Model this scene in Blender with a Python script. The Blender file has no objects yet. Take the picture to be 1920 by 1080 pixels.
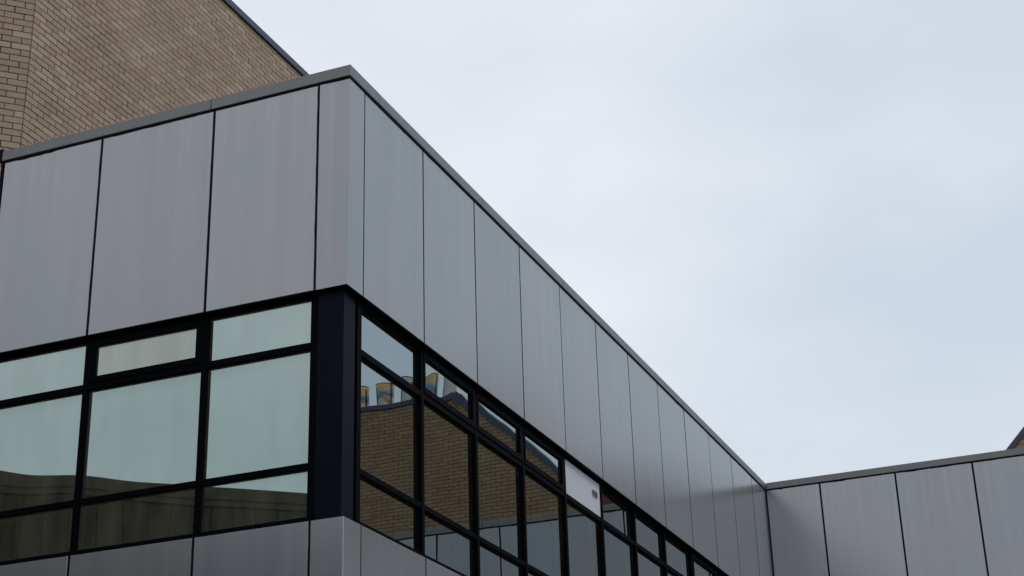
import bpy, math, random
import numpy as np
from mathutils import Matrix, Vector

random.seed(7)
Z0 = 9.16                       # local z = 0 is the top of the upper cladding, Z0 metres above the ground
scene = bpy.context.scene

# ------------------------------------------------------------------ camera
CAM = np.array((6.02341154, -11.2418396, -7.56159682))
CR = np.array((0.92281417, 0.38424541, -0.0277393))
CU = np.array((0.17600493, -0.35645631, 0.91758442))
CW = np.array((-0.34268976, 0.85164216, 0.39657202))
F = 3081.05
cam_data = bpy.data.cameras.new('camera')
cam = bpy.data.objects.new('camera', cam_data)
scene.collection.objects.link(cam)
cam_data.sensor_width = 36.0
cam_data.lens = F / 1920 * 36.0
cam_data.clip_start = 0.1
cam_data.clip_end = 2000
m = Matrix.Identity(4)
for i in range(3):
    m[i][0], m[i][1], m[i][2] = CR[i], CU[i], -CW[i]
m[0][3], m[1][3], m[2][3] = CAM[0], CAM[1], CAM[2] + Z0
cam.matrix_world = m
scene.camera = cam

def project(x, y, z):
    d = np.array((x, y, z)) - CAM
    k = d @ CW
    return 960 + F * (d @ CR) / k, 540 - F * (d @ CU) / k

# ------------------------------------------------------------------ sky and sun (overcast)
SUN_EL, SUN_AZ = math.radians(52), math.radians(75)       # azimuth from +Y towards +X
world = bpy.data.worlds.new('World')
scene.world = world
world.use_nodes = True
nt = world.node_tree
nt.nodes.clear()
def N(nt, kind, **kw):
    n = nt.nodes.new(kind)
    for k, v in kw.items():
        setattr(n, k, v)
    return n
out = N(nt, 'ShaderNodeOutputWorld')
bg = N(nt, 'ShaderNodeBackground')
bg.inputs['Strength'].default_value = 0.1
sky = N(nt, 'ShaderNodeTexSky', sky_type='NISHITA', sun_disc=False, sun_elevation=SUN_EL, sun_rotation=SUN_AZ)
tc = N(nt, 'ShaderNodeTexCoord')
mp = N(nt, 'ShaderNodeMapping')
mp.inputs['Scale'].default_value = (1.0, 1.0, 2.2)
mp.inputs['Location'].default_value = (0.35, 0.1, 0.0)
n1 = N(nt, 'ShaderNodeTexNoise')
n1.inputs['Scale'].default_value = 1.7
n1.inputs['Detail'].default_value = 5
n1.inputs['Roughness'].default_value = 0.45
rp = N(nt, 'ShaderNodeValToRGB')
rp.color_ramp.elements[0].position = 0.42
rp.color_ramp.elements[0].color = (6.15, 7.0, 7.95, 1)
rp.color_ramp.elements[1].position = 0.61
rp.color_ramp.elements[1].color = (8.45, 8.75, 9.4, 1)
# cloud cover thins slowly from one side of the whole sky to the other
dt = N(nt, 'ShaderNodeVectorMath', operation='DOT_PRODUCT')
dt.inputs[1].default_value = (-0.75, -0.1, 0.55)
gm = N(nt, 'ShaderNodeMath', operation='MULTIPLY_ADD')
gm.inputs[1].default_value = 0.30
gm.inputs[2].default_value = -0.10
cb = N(nt, 'ShaderNodeMath', operation='ADD')
mx = N(nt, 'ShaderNodeMixRGB')
mx.inputs['Fac'].default_value = 0.96
L = nt.links.new
L(tc.outputs['Generated'], mp.inputs['Vector'])
L(mp.outputs['Vector'], n1.inputs['Vector'])
L(tc.outputs['Generated'], dt.inputs[0])
L(dt.outputs['Value'], gm.inputs[0])
L(gm.outputs['Value'], cb.inputs[0])
L(n1.outputs['Fac'], cb.inputs[1])
L(cb.outputs['Value'], rp.inputs['Fac'])
L(sky.outputs['Color'], mx.inputs['Color1'])
L(rp.outputs['Color'], mx.inputs['Color2'])
L(mx.outputs['Color'], bg.inputs['Color'])
L(bg.outputs['Background'], out.inputs['Surface'])

sun_data = bpy.data.lights.new('sun', 'SUN')
sun_data.energy = 0.7
sun_data.angle = math.radians(25)
sun_data.color = (1.0, 0.97, 0.92)
sun = bpy.data.objects.new('sun', sun_data)
scene.collection.objects.link(sun)
sd = Vector((math.sin(SUN_AZ) * math.cos(SUN_EL), math.cos(SUN_AZ) * math.cos(SUN_EL), math.sin(SUN_EL)))
sun.rotation_euler = sd.to_track_quat('Z', 'Y').to_euler()
sun.location = (20, -10, 40)

scene.view_settings.view_transform = 'Standard'
scene.view_settings.look = 'None'
scene.view_settings.exposure = 0.0
scene.view_settings.gamma = 1.0
scene.view_settings.use_curve_mapping = False

# ------------------------------------------------------------------ materials
def new_mat(name):
    mt = bpy.data.materials.new(name)
    mt.use_nodes = True
    b = mt.node_tree.nodes['Principled BSDF']
    return mt, mt.node_tree, b

def plain(name, col, rough=0.5, metal=0.0, var=0.0, scale=6.0, spec=0.5):
    mt, t, b = new_mat(name)
    b.inputs['Roughness'].default_value = rough
    b.inputs['Metallic'].default_value = metal
    b.inputs['Specular IOR Level'].default_value = spec
    c = N(t, 'ShaderNodeTexCoord')
    n = N(t, 'ShaderNodeTexNoise')
    n.inputs['Scale'].default_value = scale
    n.inputs['Detail'].default_value = 6
    r = N(t, 'ShaderNodeValToRGB')
    lo = tuple(v * (1 - var) for v in col) + (1,)
    hi = tuple(v * (1 + var) for v in col) + (1,)
    r.color_ramp.elements[0].position, r.color_ramp.elements[1].position = 0.3, 0.7
    r.color_ramp.elements[0].color, r.color_ramp.elements[1].color = lo, hi
    t.links.new(c.outputs['Object'], n.inputs['Vector'])
    t.links.new(n.outputs['Fac'], r.inputs['Fac'])
    t.links.new(r.outputs['Color'], b.inputs['Base Color'])
    return mt

def world_pos(t):
    g = N(t, 'ShaderNodeNewGeometry')
    return g.outputs['Position']

def mat_cladding():
    """Grey metallic painted sheet with faint vertical rain streaks."""
    mt, t, b = new_mat('silver_cladding')
    pos = world_pos(t)
    info = N(t, 'ShaderNodeObjectInfo')
    mp = N(t, 'ShaderNodeMapping')
    mp.inputs['Scale'].default_value = (7, 7, 0.22)
    t.links.new(pos, mp.inputs['Vector'])
    ns = N(t, 'ShaderNodeTexNoise', noise_dimensions='4D')
    ns.inputs['Scale'].default_value = 1.0
    ns.inputs['Detail'].default_value = 3
    ns.inputs['Roughness'].default_value = 0.5
    t.links.new(mp.outputs['Vector'], ns.inputs['Vector'])
    t.links.new(info.outputs['Random'], ns.inputs['W'])
    nl = N(t, 'ShaderNodeTexNoise')
    nl.inputs['Scale'].default_value = 0.8
    nl.inputs['Detail'].default_value = 3
    t.links.new(pos, nl.inputs['Vector'])
    # tint between warm and cool grey
    r = N(t, 'ShaderNodeValToRGB')
    r.color_ramp.elements[0].position, r.color_ramp.elements[1].position = 0.28, 0.72
    r.color_ramp.elements[0].color = (0.316, 0.324, 0.329, 1)
    r.color_ramp.elements[1].color = (0.348, 0.357, 0.363, 1)
    t.links.new(ns.outputs['Fac'], r.inputs['Fac'])
    r2 = N(t, 'ShaderNodeValToRGB')
    r2.color_ramp.elements[0].position, r2.color_ramp.elements[1].position = 0.35, 0.65
    r2.color_ramp.elements[0].color = (0.97, 0.985, 1.0, 1)
    r2.color_ramp.elements[1].color = (1.04, 1.0, 1.0, 1)
    t.links.new(nl.outputs['Fac'], r2.inputs['Fac'])
    mul = N(t, 'ShaderNodeMixRGB', blend_type='MULTIPLY')
    mul.inputs['Fac'].default_value = 1
    t.links.new(r.outputs['Color'], mul.inputs['Color1'])
    t.links.new(r2.outputs['Color'], mul.inputs['Color2'])
    # per panel value
    mr = N(t, 'ShaderNodeMapRange')
    mr.inputs['To Min'].default_value = 0.96
    mr.inputs['To Max'].default_value = 1.04
    t.links.new(info.outputs['Random'], mr.inputs['Value'])
    hs = N(t, 'ShaderNodeHueSaturation')
    t.links.new(mr.outputs['Result'], hs.inputs['Value'])
    t.links.new(mul.outputs['Color'], hs.inputs['Color'])
    t.links.new(hs.outputs['Color'], b.inputs['Base Color'])
    b.inputs['Metallic'].default_value = 0.55
    m3 = N(t, 'ShaderNodeMapping')
    m3.inputs['Scale'].default_value = (16, 16, 0.10)
    t.links.new(pos, m3.inputs['Vector'])
    n3 = N(t, 'ShaderNodeTexNoise')
    n3.inputs['Scale'].default_value = 1.0
    n3.inputs['Detail'].default_value = 2
    t.links.new(m3.outputs['Vector'], n3.inputs['Vector'])
    r3 = N(t, 'ShaderNodeMapRange')
    r3.inputs['From Min'].default_value, r3.inputs['From Max'].default_value = 0.50, 0.72
    t.links.new(n3.outputs['Fac'], r3.inputs['Value'])
    s3 = N(t, 'ShaderNodeSeparateXYZ')
    t.links.new(pos, s3.inputs['Vector'])
    z3 = N(t, 'ShaderNodeMapRange')
    z3.inputs['From Min'].default_value, z3.inputs['From Max'].default_value = Z0 - 1.3, Z0 - 0.1
    t.links.new(s3.outputs['Z'], z3.inputs['Value'])
    k3 = N(t, 'ShaderNodeMath', operation='MULTIPLY')
    t.links.new(r3.outputs['Result'], k3.inputs[0])
    t.links.new(z3.outputs['Result'], k3.inputs[1])
    f3 = N(t, 'ShaderNodeMath', operation='MULTIPLY')
    f3.inputs[1].default_value = 0.22
    t.links.new(k3.outputs['Value'], f3.inputs[0])
    x3 = N(t, 'ShaderNodeMixRGB')
    x3.inputs['Color2'].default_value = (0.47, 0.47, 0.46, 1)
    t.links.new(f3.outputs['Value'], x3.inputs['Fac'])
    t.links.new(hs.outputs['Color'], x3.inputs['Color1'])
    t.links.new(x3.outputs['Color'], b.inputs['Base Color'])
    rr = N(t, 'ShaderNodeMapRange')
    rr.inputs['To Min'].default_value = 0.20
    rr.inputs['To Max'].default_value = 0.26
    t.links.new(ns.outputs['Fac'], rr.inputs['Value'])
    t.links.new(rr.outputs['Result'], b.inputs['Roughness'])
    bp = N(t, 'ShaderNodeBump')
    bp.inputs['Strength'].default_value = 1.0
    bp.inputs['Distance'].default_value = 0.0017
    t.links.new(nl.outputs['Fac'], bp.inputs['Height'])
    t.links.new(bp.outputs['Normal'], b.inputs['Normal'])
    return mt

def mat_glass(name, col, dist, dirt=(0.30, 0.28, 0.2), dirt_amt=0.10, scale=1.0, edge=0.0):
    """Solar control glass: a tinted mirror with slightly wavy panes and a thin film of dirt."""
    mt, t, b = new_mat(name)
    pos = world_pos(t)
    info = N(t, 'ShaderNodeObjectInfo')
    w = N(t, 'ShaderNodeMath', operation='MULTIPLY')
    w.inputs[1].default_value = 13.0
    t.links.new(info.outputs['Random'], w.inputs[0])
    nw = N(t, 'ShaderNodeTexNoise', noise_dimensions='4D')
    nw.inputs['Scale'].default_value = scale
    nw.inputs['Detail'].default_value = 1.0
    t.links.new(pos, nw.inputs['Vector'])
    t.links.new(w.outputs['Value'], nw.inputs['W'])
    bp = N(t, 'ShaderNodeBump')
    bp.inputs['Strength'].default_value = 1.0
    bp.inputs['Distance'].default_value = dist
    t.links.new(nw.outputs['Fac'], bp.inputs['Height'])
    t.links.new(bp.outputs['Normal'], b.inputs['Normal'])
    b.inputs['Base Color'].default_value = col + (1,)
    b.inputs['Metallic'].default_value = 1.0
    b.inputs['Roughness'].default_value = 0.0
    # dirt film
    df = N(t, 'ShaderNodeBsdfDiffuse')
    df.inputs['Color'].default_value = dirt + (1,)
    mp = N(t, 'ShaderNodeMapping')
    mp.inputs['Scale'].default_value = (5, 5, 1.2)
    t.links.new(pos, mp.inputs['Vector'])
    nd = N(t, 'ShaderNodeTexNoise')
    nd.inputs['Scale'].default_value = 1.2
    nd.inputs['Detail'].default_value = 5
    t.links.new(mp.outputs['Vector'], nd.inputs['Vector'])
    mr = N(t, 'ShaderNodeMapRange')
    mr.inputs['From Min'].default_value = 0.3
    mr.inputs['From Max'].default_value = 0.75
    mr.inputs['To Min'].default_value = dirt_amt * 0.4
    mr.inputs['To Max'].default_value = dirt_amt * 1.6
    t.links.new(nd.outputs['Fac'], mr.inputs['Value'])
    # extra dirt line under the head of each pane (pane's own height, 0 = bottom, 1 = top)
    g = N(t, 'ShaderNodeTexCoord')
    sp = N(t, 'ShaderNodeSeparateXYZ')
    t.links.new(g.outputs['Generated'], sp.inputs['Vector'])
    m2 = N(t, 'ShaderNodeMapRange')
    m2.inputs['From Min'].default_value = 0.86
    m2.inputs['From Max'].default_value = 1.0
    m2.inputs['To Min'].default_value = 0.0
    m2.inputs['To Max'].default_value = dirt_amt * 1.3
    t.links.new(sp.outputs['Z'], m2.inputs['Value'])
    ad = N(t, 'ShaderNodeMath', operation='ADD')
    t.links.new(mr.outputs['Result'], ad.inputs[0])
    t.links.new(m2.outputs['Result'], ad.inputs[1])
    ms = N(t, 'ShaderNodeMixShader')
    t.links.new(ad.outputs['Value'], ms.inputs['Fac'])
    t.links.new(b.outputs['BSDF'], ms.inputs[1])
    t.links.new(df.outputs['BSDF'], ms.inputs[2])
    o = [n for n in t.nodes if n.type == 'OUTPUT_MATERIAL'][0]
    t.links.new(ms.outputs['Shader'], o.inputs['Surface'])
    return mt

def mat_brick(name, island, cols):
    mt, t, b = new_mat(name)
    if island:
        g = N(t, 'ShaderNodeNewGeometry')
        rnd, pos = g.outputs['Random Per Island'], g.outputs['Position']
    else:
        rnd, pos = N(t, 'ShaderNodeObjectInfo').outputs['Random'], world_pos(t)
    r = N(t, 'ShaderNodeValToRGB')
    el = r.color_ramp.elements
    while len(el) < len(cols):
        el.new(0.5)
    for i, c in enumerate(cols):
        el[i].position = i / (len(cols) - 1)
        el[i].color = c + (1,)
    t.links.new(rnd, r.inputs['Fac'])
    n = N(t, 'ShaderNodeTexNoise')
    n.inputs['Scale'].default_value = 45
    n.inputs['Detail'].default_value = 8
    n.inputs['Roughness'].default_value = 0.7
    t.links.new(pos, n.inputs['Vector'])
    nl = N(t, 'ShaderNodeTexNoise')
    nl.inputs['Scale'].default_value = 0.9
    nl.inputs['Detail'].default_value = 3
    t.links.new(pos, nl.inputs['Vector'])
    a = N(t, 'ShaderNodeMapRange')
    a.inputs['From Min'].default_value, a.inputs['From Max'].default_value = 0.25, 0.75
    a.inputs['To Min'].default_value, a.inputs['To Max'].default_value = 0.76, 1.2
    t.links.new(n.outputs['Fac'], a.inputs['Value'])
    a2 = N(t, 'ShaderNodeMapRange')
    a2.inputs['From Min'].default_value, a2.inputs['From Max'].default_value = 0.3, 0.7
    a2.inputs['To Min'].default_value, a2.inputs['To Max'].default_value = 0.93, 1.06
    t.links.new(nl.outputs['Fac'], a2.inputs['Value'])
    mu = N(t, 'ShaderNodeMath', operation='MULTIPLY')
    t.links.new(a.outputs['Result'], mu.inputs[0])
    t.links.new(a2.outputs['Result'], mu.inputs[1])
    hs = N(t, 'ShaderNodeHueSaturation')
    t.links.new(mu.outputs['Value'], hs.inputs['Value'])
    t.links.new(r.outputs['Color'], hs.inputs['Color'])
    t.links.new(hs.outputs['Color'], b.inputs['Base Color'])
    b.inputs['Roughness'].default_value = 0.92
    bp = N(t, 'ShaderNodeBump')
    bp.inputs['Strength'].default_value = 0.6
    bp.inputs['Distance'].default_value = 0.004
    t.links.new(n.outputs['Fac'], bp.inputs['Height'])
    t.links.new(bp.outputs['Normal'], b.inputs['Normal'])
    return mt

def mat_flue(tinted):
    """Stainless steel flue; tinted ones carry gold, blue and purple heat bands under the rim."""
    mt, t, b = new_mat('heat_tinted_steel' if tinted else 'plain_steel')
    b.inputs['Metallic'].default_value = 1.0
    b.inputs['Roughness'].default_value = 0.14
    if not tinted:
        b.inputs['Base Color'].default_value = (0.40, 0.39, 0.375, 1)
        return mt
    g = N(t, 'ShaderNodeTexCoord')
    info = N(t, 'ShaderNodeObjectInfo')
    n = N(t, 'ShaderNodeTexNoise', noise_dimensions='4D')
    n.inputs['Scale'].default_value = 4.5
    n.inputs['Detail'].default_value = 3
    t.links.new(g.outputs['Object'], n.inputs['Vector'])
    w = N(t, 'ShaderNodeMath', operation='MULTIPLY')
    w.inputs[1].default_value = 9.0
    t.links.new(info.outputs['Random'], w.inputs[0])
    t.links.new(w.outputs['Value'], n.inputs['W'])
    sp = N(t, 'ShaderNodeSeparateXYZ')
    t.links.new(g.outputs['Generated'], sp.inputs['Vector'])
    ma = N(t, 'ShaderNodeMath', operation='MULTIPLY_ADD')
    ma.inputs[1].default_value = 0.9
    ma.inputs[2].default_value = -0.45
    t.links.new(n.outputs['Fac'], ma.inputs[0])
    ad = N(t, 'ShaderNodeMath', operation='ADD')
    t.links.new(ma.outputs['Value'], ad.inputs[0])
    t.links.new(sp.outputs['Z'], ad.inputs[1])
    r = N(t, 'ShaderNodeValToRGB')
    stops = [(0.0, (0.46, 0.44, 0.41)), (0.40, (0.45, 0.38, 0.29)), (0.50, (0.30, 0.17, 0.13)), (0.60, (0.11, 0.13, 0.24)),
             (0.70, (0.14, 0.27, 0.33)), (0.80, (0.42, 0.38, 0.20)), (0.90, (0.52, 0.32, 0.14)), (1.0, (0.60, 0.42, 0.22))]
    el = r.color_ramp.elements
    while len(el) < len(stops):
        el.new(0.5)
    for i, (p, c) in enumerate(stops):
        el[i].position = p
        el[i].color = c + (1,)
    t.links.new(ad.outputs['Value'], r.inputs['Fac'])
    t.links.new(r.outputs['Color'], b.inputs['Base Color'])
    return mt

MAT = {
    'clad': mat_cladding(),
    'coping': plain('grey_coping', (0.185, 0.188, 0.182), 0.42, 0.25, 0.05, 3),
    'seal': plain('black_sealant', (0.006, 0.005, 0.008), 0.7, 0, 0.2, 30, 0.1),
    'frame': plain('black_frame', (0.0025, 0.003, 0.0045), 0.5, 0, 0.15, 8, 0.02),
    'post': plain('navy_post', (0.0030, 0.0052, 0.0115), 0.4, 0, 0.12, 3, 0.05),
    'board': plain('white_board', (0.58, 0.59, 0.63), 0.45, 0, 0.03, 3),
    'slot': plain('slot_brown', (0.10, 0.085, 0.075), 0.8, 0, 0.2, 20),
    'navy': plain('navy_coping', (0.035, 0.052, 0.082), 0.45, 0.1, 0.08, 4),
    'mortar': plain('brown_mortar', (0.115, 0.080, 0.050), 0.95, 0, 0.25, 30),
    'roof': plain('roof_felt', (0.07, 0.07, 0.072), 0.9, 0, 0.2, 2),
    'dark': plain('bronze_cladding', (0.020, 0.021, 0.016), 0.5, 0.0, 0.12, 2, 0.2),
    'dark2': plain('bronze_coping', (0.046, 0.043, 0.031), 0.5, 0.0, 0.10, 2, 0.2),
    'maroon': plain('maroon_sheet', (0.16, 0.028, 0.032), 0.6, 0, 0.15, 3),
    'whitestrip': plain('white_strip', (0.75, 0.75, 0.74), 0.5, 0, 0.03, 3),
    'asphalt': plain('paving', (0.19, 0.185, 0.175), 0.9, 0, 0.25, 4),
    'glassL': mat_glass('solar_glass_green', (0.345, 0.425, 0.395), 0.0080, (0.40, 0.36, 0.24), 0.12, 0.55),
    'glassS': mat_glass('solar_glass_dusty', (0.37, 0.40, 0.35), 0.0030, (0.46, 0.41, 0.30), 0.20, 0.7),
    'glassR': mat_glass('solar_glass_blue', (0.305, 0.365, 0.375), 0.0020, (0.20, 0.18, 0.14), 0.03, 0.9),
    'glassV': mat_glass('solar_glass_bowed', (0.305, 0.365, 0.375), 0.0085, (0.20, 0.18, 0.14), 0.03, 1.0),
    'steel': mat_flue(False),
    'tint': mat_flue(True),
}
B1 = [(0.405, 0.295, 0.20), (0.345, 0.252, 0.168), (0.465, 0.355, 0.255), (0.37, 0.242, 0.178), (0.405, 0.315, 0.205), (0.385, 0.28, 0.20)]
B2 = [(0.36, 0.240, 0.135), (0.38, 0.222, 0.135), (0.33, 0.235, 0.130), (0.31, 0.185, 0.115), (0.40, 0.275, 0.165)]
MAT['b1'], MAT['b1s'] = mat_brick('tan_brick', False, B1), mat_brick('tan_brickwork', True, B1)
MAT['b2'], MAT['b2s'] = mat_brick('ochre_brick', False, B2), mat_brick('ochre_brickwork', True, B2)

# ------------------------------------------------------------------ mesh helpers
WORLDS = {}
def link(o, parent=None, mat_world=None):
    """mat_world is in local-z coordinates already lifted by Z0."""
    scene.collection.objects.link(o)
    mw = mat_world or Matrix.Identity(4)
    if parent is not None:
        o.parent = parent
        o.matrix_basis = WORLDS[parent.name].inverted() @ mw
    else:
        o.matrix_basis = mw
    WORLDS[o.name] = mw
    return o

def thing(name, label, cat, loc, group=None):
    o = bpy.data.objects.new(name, None)
    o['label'], o['category'] = label, cat
    if group:
        o['group'] = group
    o.empty_display_size = 0.5
    return link(o, None, Matrix.Translation(loc))

class MB:
    def __init__(s):
        s.v, s.f = [], []
    def add(s, v, f):
        k = len(s.v)
        s.v += [tuple(p) for p in v]
        s.f += [tuple(i + k for i in q) for q in f]
    def box(s, x0, x1, y0, y1, z0, z1):
        v = [(x0, y0, z0), (x1, y0, z0), (x1, y1, z0), (x0, y1, z0), (x0, y0, z1), (x1, y0, z1), (x1, y1, z1), (x0, y1, z1)]
        s.add(v, [(0, 3, 2, 1), (4, 5, 6, 7), (0, 1, 5, 4), (1, 2, 6, 5), (2, 3, 7, 6), (3, 0, 4, 7)])
    def cbox(s, x0, x1, y0, y1, z0, z1, c):
        """box whose -y (front) face has chamfered edges"""
        v = [(x0, y0 + c, z0), (x1, y0 + c, z0), (x1, y0 + c, z1), (x0, y0 + c, z1),
             (x0 + c, y0, z0 + c), (x1 - c, y0, z0 + c), (x1 - c, y0, z1 - c), (x0 + c, y0, z1 - c),
             (x0, y1, z0), (x1, y1, z0), (x1, y1, z1), (x0, y1, z1)]
        s.add(v, [(4, 5, 6, 7), (0, 1, 5, 4), (1, 2, 6, 5), (2, 3, 7, 6), (3, 0, 4, 7),
                  (8, 9, 1, 0), (9, 10, 2, 1), (10, 11, 3, 2), (11, 8, 0, 3), (8, 11, 10, 9)])
    def prism(s, poly, z0, z1):
        n = len(poly)
        v = [(x, y, z0) for x, y in poly] + [(x, y, z1) for x, y in poly]
        f = [tuple(range(n))[::-1], tuple(range(n, 2 * n))]
        f += [(i, (i + 1) % n, n + (i + 1) % n, n + i) for i in range(n)]
        s.add(v, f)
    def wallprism(s, poly, y0, y1):
        """poly in x,z (counter-clockwise seen from -y), extruded in y"""
        n = len(poly)
        v = [(x, y0, z) for x, z in poly] + [(x, y1, z) for x, z in poly]
        f = [tuple(range(n)), tuple(range(n, 2 * n))[::-1]]
        f += [((i + 1) % n, i, n + i, n + (i + 1) % n) for i in range(n)]
        s.add(v, f)
    def mesh(s, name, mat, smooth=False):
        me = bpy.data.meshes.new(name)
        me.from_pydata(s.v, [], s.f)
        me.materials.append(MAT[mat])
        if smooth:
            me.polygons.foreach_set('use_smooth', [True] * len(me.polygons))
        me.update()
        return me

def place(name, me, parent, mw, label=None, kind=None):
    o = bpy.data.objects.new(name, me)
    if label:
        o['label'] = label
    if kind:
        o['kind'] = kind
    return link(o, parent, mw)

def frame_at(x, y, z, rot, tilt=(0, 0)):
    """local x along the wall, local -y outward, z up"""
    return (Matrix.Translation((x, y, z + Z0)) @ Matrix.Rotation(math.radians(rot), 4, 'Z')
            @ Matrix.Rotation(tilt[0], 4, 'X') @ Matrix.Rotation(tilt[1], 4, 'Z'))

def tilt(a=0.0007):
    return (random.uniform(-a, a), random.uniform(-a, a))

cache = {}
def panel(parent, fr, x0, x1, z0, z1, mat='clad', name='cladding_panel', depth=0.03, ch=0.004, a=0.0007, label=None, yoff=0.0, tl=None):
    """a sheet panel on the facade frame fr=(x,y,rot); x along the wall"""
    w, h = round(x1 - x0, 4), round(z1 - z0, 4)
    key = (w, h, mat, depth, ch)
    if key not in cache:
        b = MB()
        b.cbox(0, w, 0, depth, 0, h, ch)
        cache[key] = b.mesh(name, mat)
    ox, oy, rot = fr
    c, s = math.cos(math.radians(rot)), math.sin(math.radians(rot))
    px, py = ox + c * x0 - s * yoff, oy + s * x0 + c * yoff
    return place(name, cache[key], parent, frame_at(px, py, z0, rot, tl or tilt(a)), label)

def piece(parent, fr, name, mat, x0, x1, y0, y1, z0, z1, ch=0.0, label=None):
    ox, oy, rot = fr
    b = MB()
    if ch:
        b.cbox(0, x1 - x0, y0, y1, 0, z1 - z0, ch)
    else:
        b.box(0, x1 - x0, y0, y1, 0, z1 - z0)
    c, s = math.cos(math.radians(rot)), math.sin(math.radians(rot))
    return place(name, b.mesh(name, mat), parent, frame_at(ox + c * x0, oy + s * x0, z0, rot), label)

def sealant(parent, fr, x0, x1, z, w, vertical=False, z1=None, amp=0.004):
    """bead of black sealant with a ragged lower (or side) edge, standing 1-2 mm proud of the panels"""
    b = MB()
    if not vertical:
        n = max(4, int((x1 - x0) / 0.06))
        xs = np.linspace(x0, x1, n)
        run = 0
        prof = []
        for k in range(n):
            if random.random() < 0.22:
                run = random.choice((0, 0, amp, amp * 2.0))
            prof.append(run * random.uniform(0.5, 1) + random.uniform(0, amp * 0.3))
        pts = [(x, z - w / 2 - e) for x, e in zip(xs, prof)] + [(x, z + w / 2) for x in xs[::-1]]
    else:
        n = max(6, int((z1 - z) / 0.09))
        zs = np.linspace(z, z1, n)
        l = [random.uniform(-amp, amp) * 0.35 for _ in zs]
        for _ in range(2):
            k = random.randrange(n)
            l[k] -= amp * random.uniform(0.3, 1.0)
        pts = [(x0 - w / 2 + e, q) for q, e in zip(zs, l)] + [(x0 + w / 2 + e * 0.5, q) for q, e in zip(zs[::-1], l[::-1])]
        pts = pts[::-1]
    # quads strip instead of a big n-gon
    h = len(pts) // 2
    A, Bv = pts[:h], pts[h:][::-1]
    if vertical:
        A, Bv = A, Bv
    v = [(p[0], -0.0012, p[1]) for p in A] + [(p[0], -0.0012, p[1]) for p in Bv]
    v += [(p[0], 0.026, p[1]) for p in A] + [(p[0], 0.026, p[1]) for p in Bv]
    f = []
    for i in range(h - 1):
        f.append((i, i + 1, h + i + 1, h + i))
        f.append((2 * h + i + 1, 2 * h + i, 3 * h + i, 3 * h + i + 1))
        f.append((i + 1, i, 2 * h + i, 2 * h + i + 1))
        f.append((h + i, h + i + 1, 3 * h + i + 1, 3 * h + i))
    b.add(v, f)
    ox, oy, rot = fr
    return place('joint_sealant', b.mesh('joint_sealant', 'seal'), parent, frame_at(ox, oy, 0, rot))

# ------------------------------------------------------------------ ground
g = MB()
g.add([(-600, -600, 0), (600, -600, 0), (600, 600, 0), (-600, 600, 0)], [(0, 1, 2, 3)])
go = place('ground', g.mesh('ground', 'asphalt'), None, Matrix.Identity(4))
go['kind'] = 'structure'

# ------------------------------------------------------------------ facade builder
CT = 0.126        # coping top
LEVEL = -4.012    # top of the cladding under the windows
RC = 0.055        # recess of the window frames
def cladding_rows(parent, fr, joints, gap, seal_amp=0.004, skip_seal=False):
    rows = [(-2.0, 0.0), (-6.4, LEVEL), (-Z0 + 0.05, -6.42)]
    for r, (z0, z1) in enumerate(rows):
        for i in range(len(joints) - 1):
            a, b_ = joints[i] + gap / 2, joints[i + 1] - gap / 2
            if b_ - a > 0.02:
                panel(parent, fr, a, b_, z0, z1)
        if r < 2 and not skip_seal:
            for j in joints[1:-1]:
                sealant(parent, fr, j, None, z0 + 0.003, gap * 0.92, True, z1 - 0.003, seal_amp)

def coping_run(parent, fr, cuts, proud=0.018, depth=0.34):
    for i in range(len(cuts) - 1):
        piece(parent, fr, 'coping', 'coping', cuts[i] + 0.005, cuts[i + 1] - 0.005, -proud, depth, 0.021, CT, 0.003)
    for q in cuts[1:-1]:
        piece(parent, fr, 'joint_sealant', 'seal', q - 0.0048, q + 0.0048, -proud + 0.004, depth, 0.022, CT + 0.004)

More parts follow.
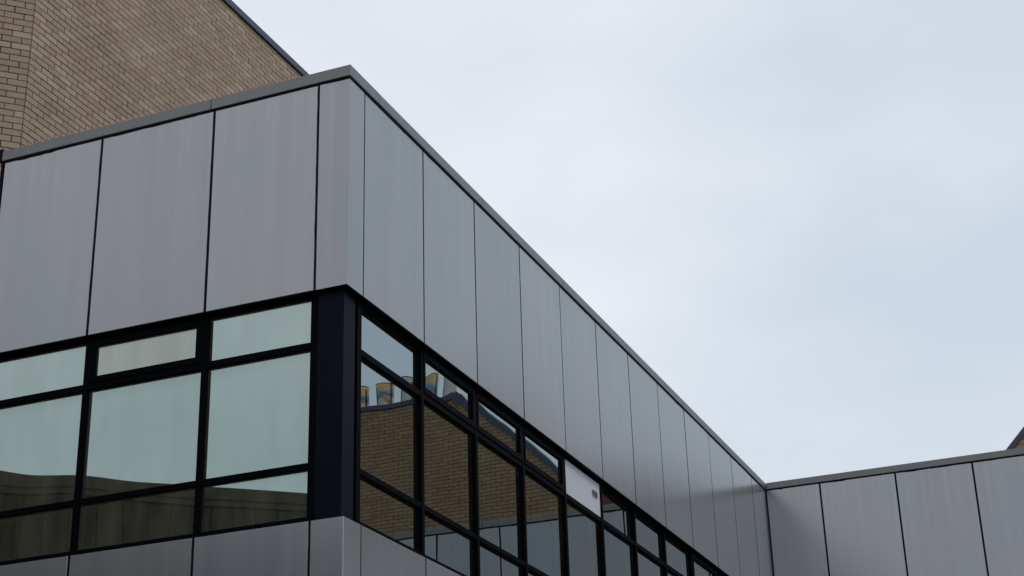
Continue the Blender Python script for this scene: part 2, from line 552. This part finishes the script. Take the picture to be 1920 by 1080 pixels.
def ribbon(parent, fr, x0, x1, mulls, kinds, glass='glassR', sashglass='glassV', first_edge=0.0, mw=0.055, tilts={}):
    """strip of windows between two ends; mulls = left edge of each mullion face; kinds per bay"""
    head = piece(parent, fr, 'ribbon_window', 'frame', x0, x1, RC, RC + 0.09, -2.04, -2.002, label=None)
    piece(head, fr, 'sill', 'frame', x0, x1, RC - 0.012, RC + 0.09, LEVEL - 0.02, -3.962)
    edges = [x0 + first_edge] + [v for m_ in mulls for v in (m_, m_ + mw)] + [x1]
    for m_ in mulls:
        piece(head, fr, 'mullion', 'frame', m_, m_ + mw, RC - 0.004, RC + 0.08, -3.962, -2.04, 0.003)
    if first_edge:
        piece(head, fr, 'side_frame', 'frame', x0, x0 + first_edge, RC, RC + 0.09, -3.962, -2.04)
    for k in range(0, len(edges), 2):
        a, b_ = edges[k], edges[k + 1]
        kd = kinds[k // 2] if k // 2 < len(kinds) else 'fixed'
        piece(head, fr, 'transom', 'frame', a, b_, RC, RC + 0.06, -2.505, -2.445, 0.003)
        piece(head, fr, 'transom', 'frame', a, b_, RC, RC + 0.06, -3.553, -3.502, 0.003)
        if kd == 'sash':
            t_ = 0.062
            bb = MB()
            ya, yb = RC - 0.010, RC + 0.030
            bb.box(0, b_ - a, ya, yb, 0, 0.055)
            bb.box(0, b_ - a, ya, yb, 0.345, 0.403)
            tl = 0.026 if sashglass == 'glassV' else t_
            bb.box(0, tl, ya, yb, 0.055, 0.345)
            bb.box(b_ - a - t_, b_ - a, ya, yb, 0.055, 0.345)
            ox, oy, rot = fr
            c, s = math.cos(math.radians(rot)), math.sin(math.radians(rot))
            place('sash_frame', bb.mesh('sash_frame', 'frame'), head, frame_at(ox + c * a, oy + s * a, -2.444, rot))
            panel(head, fr, a + tl - 0.01, b_ - t_ + 0.01, -2.392, -2.092, ('glassV' if (sashglass == 'glassV' and k == 2) else 'glassR' if sashglass == 'glassV' else sashglass), 'window_pane', 0.006, 0.0, 0.0004, yoff=RC + 0.018, tl=tilts.get(k // 2))
        elif kd == 'board':
            bd = piece(head, fr, 'vent_board', 'board', a, b_, RC + 0.012, RC + 0.03, -2.444, -2.041, 0.002,
                       'white blanking board with an oblong slot in place of glass')
        else:
            panel(head, fr, a - 0.01, b_ + 0.01, -2.45, -2.035, glass, 'window_pane', 0.006, 0.0, 0.0008, yoff=RC + 0.04, tl=tilts.get(k // 2))
        panel(head, fr, a - 0.01, b_ + 0.01, -3.51, -2.50, glass, 'window_pane', 0.006, 0.0, 0.0006, yoff=RC + 0.04)
        panel(head, fr, a - 0.01, b_ + 0.01, -3.965, -3.55, glass, 'window_pane', 0.006, 0.0, 0.0008, yoff=RC + 0.04)
    return head

# ------------------------------------------------------------------ the grey clad block with the sharp corner
block = thing('clad_building', 'grey metal clad building whose sharp corner juts out above dark ribbon windows', 'building', (-1.9, 7.0, 0))
LFR, RFR = (0, 0, 0), (0, 0, 90)
RJ = [0.302 + 1.2225 * i for i in range(13)]
LYW = 14.64
LX0 = -3.765
LJ = [LX0, -2.6245, -1.394, -0.306]
# dark structure behind the cladding
b = MB()
b.prism([(LX0 + 0.01, 0.031), (-0.031, 0.031), (-0.031, 14.9), (-3.9, 14.9), (LX0 + 0.01, 2)], -2.0 + Z0, 0.0 + Z0)
b.prism([(LX0 + 0.01, 0.15), (-0.15, 0.15), (-0.15, 14.9), (-3.9, 14.9), (LX0 + 0.01, 2)], -4.03 + Z0, -2.001 + Z0)
b.prism([(LX0 + 0.01, 0.031), (-0.031, 0.031), (-0.031, 14.9), (-3.9, 14.9), (LX0 + 0.01, 2)], 0.0, -4.031 + Z0)
place('backing_wall', b.mesh('backing_wall', 'seal'), block, Matrix.Identity(4))
cladding_rows(block, LFR, LJ, 0.022, 0.005)
cladding_rows(block, RFR, RJ + [LYW - 0.01], 0.015, 0.003)
# corner panels folded round the corner
def corner_panel(z0, z1, r):
    pts = [(-0.306 + 0.011, 0.03), (-0.306 + 0.011, 0.0)]
    for k in range(6):
        a = math.radians(-90 + 18 * k)
        pts.append((-r + r * math.cos(a), r + r * math.sin(a)))
    pts += [(0.0, 0.302 - 0.0075), (-0.03, 0.302 - 0.0075), (-0.03, 0.03)]
    bb = MB()
    bb.prism(pts, 0, z1 - z0)
    me = bb.mesh('cladding_panel', 'clad')
    place('cladding_panel', me, block, frame_at(0, 0, z0, 0), 'narrow panel folded round the corner')
corner_panel(-2.0, 0.0, 0.006)
corner_panel(-6.4, LEVEL, 0.006)
corner_panel(-Z0 + 0.05, -6.42, 0.006)
for z0, z1 in ((-1.997, -0.003), (-6.397, LEVEL - 0.003)):
    sealant(block, LFR, -0.306, None, z0, 0.0195, True, z1, 0.005)
    sealant(block, RFR, 0.302, None, z0, 0.0135, True, z1, 0.003)
# ragged gap under the coping
sealant(block, LFR, LX0, -0.002, 0.010, 0.021, amp=0.006)
sealant(block, RFR, 0.002, LYW - 0.012, 0.010, 0.020, amp=0.0035)
# coping
ck = MB()
ck.prism([(-1.425 + .003, -0.018), (0.018, -0.018), (0.018, 0.546 - .003), (-0.32, 0.546 - .003), (-0.32, 0.32), (-1.425 + .003, 0.32)], 0.021, CT)
place('coping', ck.mesh('coping', 'coping'), block, frame_at(0, 0, 0, 0), 'coping piece mitred round the corner')
coping_run(block, LFR, [LX0 - 0.02, -1.425])
piece(block, LFR, 'joint_sealant', 'seal', -1.430, -1.4205, -0.014, 0.32, 0.022, CT + 0.003)
piece(block, RFR, 'joint_sealant', 'seal', 0.5415, 0.5505, -0.014, 0.32, 0.022, CT + 0.003)
coping_run(block, RFR, [0.546 + 2.372 * k for k in range(6)] + [LYW + 0.3])
# drip trim under the upper cladding
piece(block, LFR, 'drip_trim', 'frame', LX0, 0.0, -0.003, 0.05, -2.012, -2.0015)
piece(block, RFR, 'drip_trim', 'frame', 0.004, LYW - 0.012, -0.003, 0.05, -2.012, -2.0015)
# dark end flashing against the brick
piece(block, LFR, 'end_flashing', 'seal', LX0 - 0.035, LX0 - 0.004, 0.004, 0.9, -Z0 + .02, 0.018)
piece(block, LFR, 'end_flashing', 'seal', LX0 - 0.060, LX0 - 0.0235, -0.012, 0.9, 0.019, CT + 0.03)
piece(block, LFR, 'end_flashing', 'seal', LX0 - 0.055, LX0 + 0.30, 0.36, 0.9, 0.06, CT + 0.14)
# roof
rf = MB()
rf.prism([(-4.36, 0.33), (-0.33, 0.33), (-0.33, 20), (-4.36, 20)], -0.02, 0.05)
place('roof', rf.mesh('roof', 'roof'), block, frame_at(0, 0, 0, 0))
# windows
ribbon(block, LFR, LX0, -0.30, [-2.665, -1.436], ['fixed', 'sash', 'fixed'], 'glassL', 'glassS', mw=0.052)
piece(block, LFR, 'side_frame', 'frame', -0.365, -0.30, RC - 0.002, RC + 0.09, -3.962, -2.04)
rb = ribbon(block, RFR, 0.31, LYW - 0.012, [j + 0.038 for j in RJ[1:12]], ['fixed', 'sash', 'sash', 'sash', 'board', 'fixed', 'fixed', 'fixed', 'sash', 'fixed', 'fixed', 'fixed'],
            first_edge=0.075, tilts={1: (0.0, 0.0), 2: (0.0042, 0.0), 3: (0.0092, 0.0), 5: (0.0, 0.0075)})
# slot in the vent board
bd = [o for o in bpy.data.objects if o.name.startswith('vent_board')][0]
def oblong(w, h, n=6):
    r = h / 2
    p = []
    for k in range(n + 1):
        a = math.radians(-90 + 180 * k / n)
        p.append((w / 2 - r + r * math.cos(a), r * math.sin(a)))
    for k in range(n + 1):
        a = math.radians(90 + 180 * k / n)
        p.append((-w / 2 + r + r * math.cos(a), r * math.sin(a)))
    return p
# corner post (navy)
pp = MB()
pp.prism([(-0.298, RC), (-RC - 0.008, RC), (-RC, RC + 0.008), (-RC, 0.262), (-RC - 0.02, 0.262), (-RC - 0.02, 0.309), (-0.298, 0.309)], 0, 2.008)
place('corner_post', pp.mesh('corner_post', 'post'), block, frame_at(0, 0, LEVEL + 0.001, 0))
# slot placed on the wall as a piece of the ribbon window, 1.5 mm proud of the board
sl = MB()
sl.wallprism(oblong(0.20, 0.085), RC + 0.0100, RC + 0.014)
place('vent_slot', sl.mesh('vent_slot', 'slot'), rb, frame_at(0, 6.275, -2.205, 90), 'brown oblong slot in the white board')
rim = MB()
o_, i_ = oblong(0.222, 0.107), oblong(0.20, 0.085)
n_ = len(o_)
v = [(x, RC + 0.0085, z) for x, z in o_] + [(x, RC + 0.0085, z) for x, z in i_] + [(x, RC + 0.0125, z) for x, z in o_] + [(x, RC + 0.0125, z) for x, z in i_]
f = []
for k in range(n_):
    q = (k + 1) % n_
    f += [(k, q, n_ + q, n_ + k), (q, k, 2 * n_ + k, 2 * n_ + q), (n_ + k, n_ + q, 3 * n_ + q, 3 * n_ + k)]
rim.add(v, f)
place('vent_rim', rim.mesh('vent_rim', 'board'), rb, frame_at(0, 6.275, -2.205, 90))

# ------------------------------------------------------------------ the return wing on the right
wing = thing('clad_wing', 'grey metal clad wing at lower right, its coping running up to the right edge', 'building wing', (6, LYW + 1.2, 0))
TFR = (0, LYW, 0)
TJ = [0.012, 0.908, 2.133, 3.347] + [3.347 + 1.22 * k for k in range(1, 9)]
bw = MB()
bw.box(0.0, TJ[-1] - .01, LYW + 0.031, 16.3, -2.0 + Z0, Z0)
bw.box(0.0, TJ[-1] - .01, LYW + 0.15, 16.3, -4.03 + Z0, -2.001 + Z0)
bw.box(0.0, TJ[-1] - .01, LYW + 0.031, 16.3, 0, -4.031 + Z0)
place('backing_wall', bw.mesh('backing_wall', 'seal'), wing, Matrix.Identity(4))
cladding_rows(wing, TFR, TJ, 0.024, 0.005)
sealant(wing, TFR, 0.02, TJ[-1], 0.010, 0.021, amp=0.006)
coping_run(wing, TFR, [0.024, 4.9, 7.9, TJ[-1]])
piece(wing, TFR, 'drip_trim', 'frame', 0.012, TJ[-1], -0.003, 0.05, -2.012, -2.0015)
ribbon(wing, TFR, 0.012, TJ[-1], [j + 0.0 for j in TJ[1:-1]], ['fixed', 'sash', 'fixed', 'fixed', 'sash'], 'glassL', 'glassS', mw=0.055)
rf = MB()
rf.prism([(0.0, LYW + 0.34), (TJ[-1], LYW + 0.34), (TJ[-1], 17.0), (0.0, 17.0)], -0.03, 0.045)
place('roof', rf.mesh('roof', 'roof'), wing, frame_at(0, 0, 0, 0))

# ------------------------------------------------------------------ brickwork
def clip(poly, a, b, c):
    """keep the part of the polygon where a*x + b*z <= c"""
    res = []
    n = len(poly)
    for i in range(n):
        p, q = poly[i], poly[(i + 1) % n]
        dp, dq = a * p[0] + b * p[1] - c, a * q[0] + b * q[1] - c
        if dp <= 0:
            res.append(p)
        if (dp < 0 < dq) or (dq < 0 < dp):
            t_ = dp / (dp - dq)
            res.append((p[0] + (q[0] - p[0]) * t_, p[1] + (q[1] - p[1]) * t_))
    return res

def brick_field(u0, u1, z0, z1, L=0.225, C=0.075, joint=0.010, zref=0.0, uref=0.0, clips=()):
    """rectangles of a stretcher bond in wall coordinates, cut at the ends and by the clip lines"""
    whole, cut = [], []
    r0, r1 = math.floor((z0 - zref) / C), math.ceil((z1 - zref) / C)
    for r in range(r0, r1 + 1):
        za, zb = zref + r * C + joint / 2, zref + (r + 1) * C - joint / 2
        if zb < z0 or za > z1:
            continue
        za, zb = max(za, z0), min(zb, z1)
        if zb - za < 0.012:
            continue
        off = (L / 2) * (r % 2)
        k0 = math.floor((u0 - uref - off) / L) - 1
        k1 = math.ceil((u1 - uref - off) / L) + 1
        for k in range(k0, k1 + 1):
            ua, ub = uref + off + k * L + joint / 2, uref + off + (k + 1) * L - joint / 2
            ja = random.uniform(-0.0025, 0.0025)
            ca, cb = max(ua + ja, u0), min(ub + ja, u1)
            if cb - ca < 0.03:
                continue
            poly = [(ca, za), (cb, za), (cb, zb), (ca, zb)]
            full = abs((cb - ca) - (L - joint)) < 0.001 and abs((zb - za) - (C - joint)) < 0.001
            for cl in clips:
                n0 = len(poly)
                old = poly
                poly = clip(poly, *cl)
                if poly != old:
                    full = False
                if len(poly) < 3:
                    break
            if len(poly) < 3:
                continue
            (whole if full else cut).append((ca, za, poly))
    return whole, cut

def wall_matrix(fr):
    ox, oy, rot = fr
    return frame_at(ox, oy, 0, rot)

def lay(parent, fr, whole, cut, seen, L, C, joint, mats, depth=0.05, limit=300, picked=None):
    """seen(u, z) gives a sort key (smaller = shows larger) or None when the photograph does not show the brick"""
    mb = MB()
    mb.cbox(0, L - joint, 0, depth, 0, C - joint, 0.002)
    me = mb.mesh('brick', mats[0])
    W = wall_matrix(fr)
    rank = []
    for i, (ua, za, _) in enumerate(whole):
        s_ = seen(ua + L / 2, za + C / 2)
        if s_ is not None:
            rank.append((s_, i))
    rank.sort()
    chosen = set(i for _, i in rank[:limit])
    st = MB()
    for i, (ua, za, poly) in enumerate(whole):
        dy = random.uniform(-0.0018, 0.0018)
        if i in chosen:
            place('brick', me, parent, W @ Matrix.Translation((ua, dy, za)))
        else:
            st.box(poly[0][0], poly[1][0], dy, depth + dy, poly[0][1], poly[2][1])
    for ua, za, poly in cut:
        dy = random.uniform(-0.0018, 0.0018)
        st.wallprism(poly, dy, depth + dy)
    if st.v:
        place('brickwork', st.mesh('brickwork', mats[1]), parent, W, None, 'stuff')
    return len(chosen)

# ---- brick building behind the block, upper left
KX, KY = -4.418, 0.978
B1TOP = 4.80
brick1 = thing('brick_building', 'tan brick building with dark navy coping rising behind the clad block at upper left', 'building', (-7.5, 8.0, 0))
S2 = math.sqrt(0.5)
core = MB()
e = 0.012
far = (KX - e, 20.0)
cl = 10.82
pA = (KX - e, KY + e * 0.414)
pB = (KX - e - cl * S2, KY + e * 0.414 - cl * S2)
core.prism([pA, far, (-13.5, 20.0), (-13.5, pB[1] + 0.0), pB], 0, B1TOP - 0.003 + Z0)
place('wall', core.mesh('wall', 'mortar'), brick1, Matrix.Identity(4))
L1, C1, J1 = 0.208, 0.075, 0.010
def seen1(fr):
    ox, oy, rot = fr
    c, s = math.cos(math.radians(rot)), math.sin(math.radians(rot))
    def fn(u, z):
        x, y = ox + c * u, oy + s * u
        px, py = project(x, y, z)
        if not (-10 < px < 1930 and -8 < py < 1085):
            return None
        if px > 3 and py > 123 + 0.2454 * (656 - px) + 3:
            return None
        return (x - CAM[0]) ** 2 + (y - CAM[1]) ** 2 + (z - CAM[2]) ** 2
    return fn
FR1 = (KX, KY, 90)
FL1 = (KX - 11.0 * S2, KY - 11.0 * S2, 45)       # u = 11 is the corner
whole, cut = brick_field(0.004, 13.0, -0.6, B1TOP - 0.006, L1, C1, J1, zref=2.2755 - 0.075 * 40, uref=0.0)
n1_ = lay(brick1, FR1, whole, cut, seen1(FR1), L1, C1, J1, ('b1', 'b1s'), limit=170)
whole, cut = brick_field(0.2, 11.0 - 0.010, -Z0 + 0.02, B1TOP - 0.006, L1, C1, J1, zref=2.2755 - 0.075 * 160, uref=11.0)
lay(brick1, FL1, whole, cut, seen1(FL1), L1, C1, J1, ('b1', 'b1s'), limit=130)
# coping of the brick building: three metre lengths with screws and a dark shadow gap
def navy_run(parent, fr, cuts, z0, z1):
    for i in range(len(cuts) - 1):
        c_ = piece(parent, fr, 'coping', 'navy', cuts[i] + 0.002, cuts[i + 1] - 0.002, -0.035, 0.36, z0, z1, 0.004)
        k = cuts[i] + 0.25
        while k < cuts[i + 1] - 0.05:
            piece(c_, fr, 'screw', 'seal', k, k + 0.012, -0.038, -0.034, (z0 + z1) / 2 - 0.006, (z0 + z1) / 2 + 0.006)
            k += 0.55
navy_run(brick1, FR1, [-0.02, 0.70, 3.72, 6.72, 9.7, 13.0], B1TOP, 4.905)
navy_run(brick1, FL1, [0.3, 2.0, 5.0, 8.0, 11.01], B1TOP, 4.905)
rf = MB()
rf.prism([(KX - 0.37, KY + 0.15), (KX - 0.37, 19.9), (-13.3, 19.9), (-13.3, -6.5), (-11.9, -6.2)], B1TOP - 0.05, 4.86)
place('roof', rf.mesh('roof', 'roof'), brick1, frame_at(0, 0, 0, 0))

# ---- gabled brick building behind the wing, right edge (and mirrored in the windows)
brick2 = thing('brick_building', 'ochre brick gable with a sloping dark verge peeping over the wing at right edge', 'building', (9, 20, 0))
Y2 = 17.0
SL = 1.03
AX, AZ = 3.73, 0.86            # a point on the outer line of the verge
FT = 3.55                      # top of the level coping
XR = 16.0
XT = AX + (FT - AZ) / SL
th = 0.11                      # verge depth measured along z
def line_z(x):
    return AZ + (x - AX) * SL
xb = AX + (-0.5 - AZ) / SL
core = MB()
core.wallprism([(xb + 0.12, -Z0), (XR, -Z0), (XR, FT - 0.10), (XT + 0.10, FT - 0.10), (xb + 0.12, -0.5)], 0.012, 0.34)
core.wallprism([(xb + 2.2, -Z0), (XR, -Z0), (XR, FT - 0.5), (XT + 0.7, FT - 0.5), (xb + 2.2, -0.9)], 0.342, 6.0)
place('wall', core.mesh('wall', 'mortar'), brick2, frame_at(0, Y2, 0, 0))
clips = ((-SL, 1.0, AZ - AX * SL - th - 0.003),)
W2, C2_ = brick_field(xb + 0.2, XR - 0.1, -0.9, FT - 0.106, 0.225, 0.075, 0.010, zref=FT - 0.104 - 0.075 * 80, uref=0.07, clips=clips)
def seen2(u, z):
    x, y = u, Y2
    px, py = project(x, y, z)
    if 1880 < px < 1925 and 790 < py < 900 and z > 0.75:
        return -100.0
    px, py = project(-x, y, z)
    if 676 < px < 1180 and 740 < py < 1010 and z > 0.0:
        return (x + CAM[0]) ** 2 + (y - CAM[1]) ** 2 + (z - CAM[2]) ** 2
    return None
lay(brick2, (0, Y2, 0), W2, C2_, seen2, 0.225, 0.075, 0.010, ('b2', 'b2s'))
vg = MB()
vg.wallprism([(xb, line_z(xb) - th), (xb + 0.1, line_z(xb + 0.1) - th), (XT + 0.045, FT - 0.10), (XT, FT), (xb, line_z(xb))], -0.035, 0.40)
place('verge', vg.mesh('verge', 'navy'), brick2, frame_at(0, Y2, 0, 0), 'dark sloping verge of the gable')
navy_cuts = [XT + 0.046, 7.4, 8.64, 10.9, 13.4, XR]
navy_run(brick2, (0, Y2, 0), navy_cuts, FT - 0.10, FT)
rf = MB()
rf.box(XT + 0.75, XR, 0.36, 5.9, FT - 0.498, FT - 0.12)
place('roof', rf.mesh('roof', 'roof'), brick2, frame_at(0, Y2, 0, 0))
# stainless flues standing along the parapet
def flue(x, tinted, top):
    bb = MB()
    n = 40
    r, ri, h = 0.165, 0.158, top - (FT - 0.03)
    prof = [(r, 0), (r, h * 0.5), (r, h - 0.03), (r, h - 0.011), (r + 0.004, h - 0.008), (r + 0.004, h), (ri, h), (ri, h - 0.012), (ri, h - 0.3)]
    v, f = [], []
    for (a, z) in prof:
        v += [(a * math.cos(2 * math.pi * k / n), a * math.sin(2 * math.pi * k / n), z) for k in range(n)]
    for j in range(len(prof) - 1):
        for k in range(n):
            q = (k + 1) % n
            f.append((j * n + k, j * n + q, (j + 1) * n + q, (j + 1) * n + k))
    bb.add(v, f)
    place('flue', bb.mesh('flue', 'tint' if tinted else 'steel', True), brick2, frame_at(x, Y2 + 0.62, FT - 0.03, 0),
          'steel flue with gold and blue heat tint' if tinted else 'plain grey steel flue')
for k, (tn, tp) in enumerate([(True, 4.22), (True, 4.22), (False, 4.28), (True, 4.24), (False, 4.30)]):
    flue(8.84 - 0.515 * k, tn, tp)
flue(9.355, False, 4.22)
flue(9.87, True, 4.22)

# ------------------------------------------------------------------ dark ribbed wing across the court (seen mirrored in the left windows)
opp = thing('ribbed_wing', 'dark bronze ribbed wing across the court, mirrored low in the left windows', 'building wing', (-9.3, -9.3, 0))
D0 = 13.22
# foot: line of points with (-x-y)/sqrt2 = D0, facing (+,+); rotation 135
P0 = (KX - 10.8 * S2, KY - 10.8 * S2)
OFR = (P0[0] + 14.0 * S2, P0[1] - 14.0 * S2, 135)   # u runs 0..14 back to the brick wall
piece(opp, OFR, 'backing_wall', 'seal', 0.0, 14.0, 0.04, 3.0, -Z0, 0.0)
nb = 38
for k in range(nb):
    w_ = 14.0 / nb
    panel(opp, OFR, k * w_ + 0.006, (k + 1) * w_ - 0.006, -6.0, -0.185, 'dark', 'cladding_board', 0.035, 0.004, 0.002)
    panel(opp, OFR, k * w_ + 0.006, (k + 1) * w_ - 0.006, -Z0 + 0.02, -6.02, 'dark', 'cladding_board', 0.035, 0.004, 0.002)
for k in range(5):
    piece(opp, OFR, 'coping', 'dark2', k * 2.8 + 0.003, (k + 1) * 2.8 - 0.003, -0.05, 0.4, -0.055, 0.145, 0.004)
    piece(opp, OFR, 'fascia_strip', 'dark2', k * 2.8 + 0.003, (k + 1) * 2.8 - 0.003, -0.025, 0.039, -0.160, -0.060, 0.003)

# ------------------------------------------------------------------ maroon sheeted gable far behind the brick gable (seen mirrored in one window)
far = thing('maroon_building', 'maroon sheet metal building with a white strip, mirrored as a sliver beside the white board', 'building', (6.5, 27, 0))
gb = MB()
gb.wallprism([(4.7, -Z0), (14.0, -Z0), (14.0, 4.2), (6.6, 4.2), (4.7, 3.6)], 0, 5)
place('wall', gb.mesh('wall', 'maroon'), far, frame_at(0, 25, 0, 0))
gv = MB()
gv.wallprism([(6.02, 3.15), (6.42, 3.66), (6.42, 3.70), (5.98, 3.17)], -0.06, -0.002)  # slanted white strip added across the face of the maroon wall, off its edge
place('verge', gv.mesh('verge', 'whitestrip'), far, frame_at(0, 25, 0, 0))
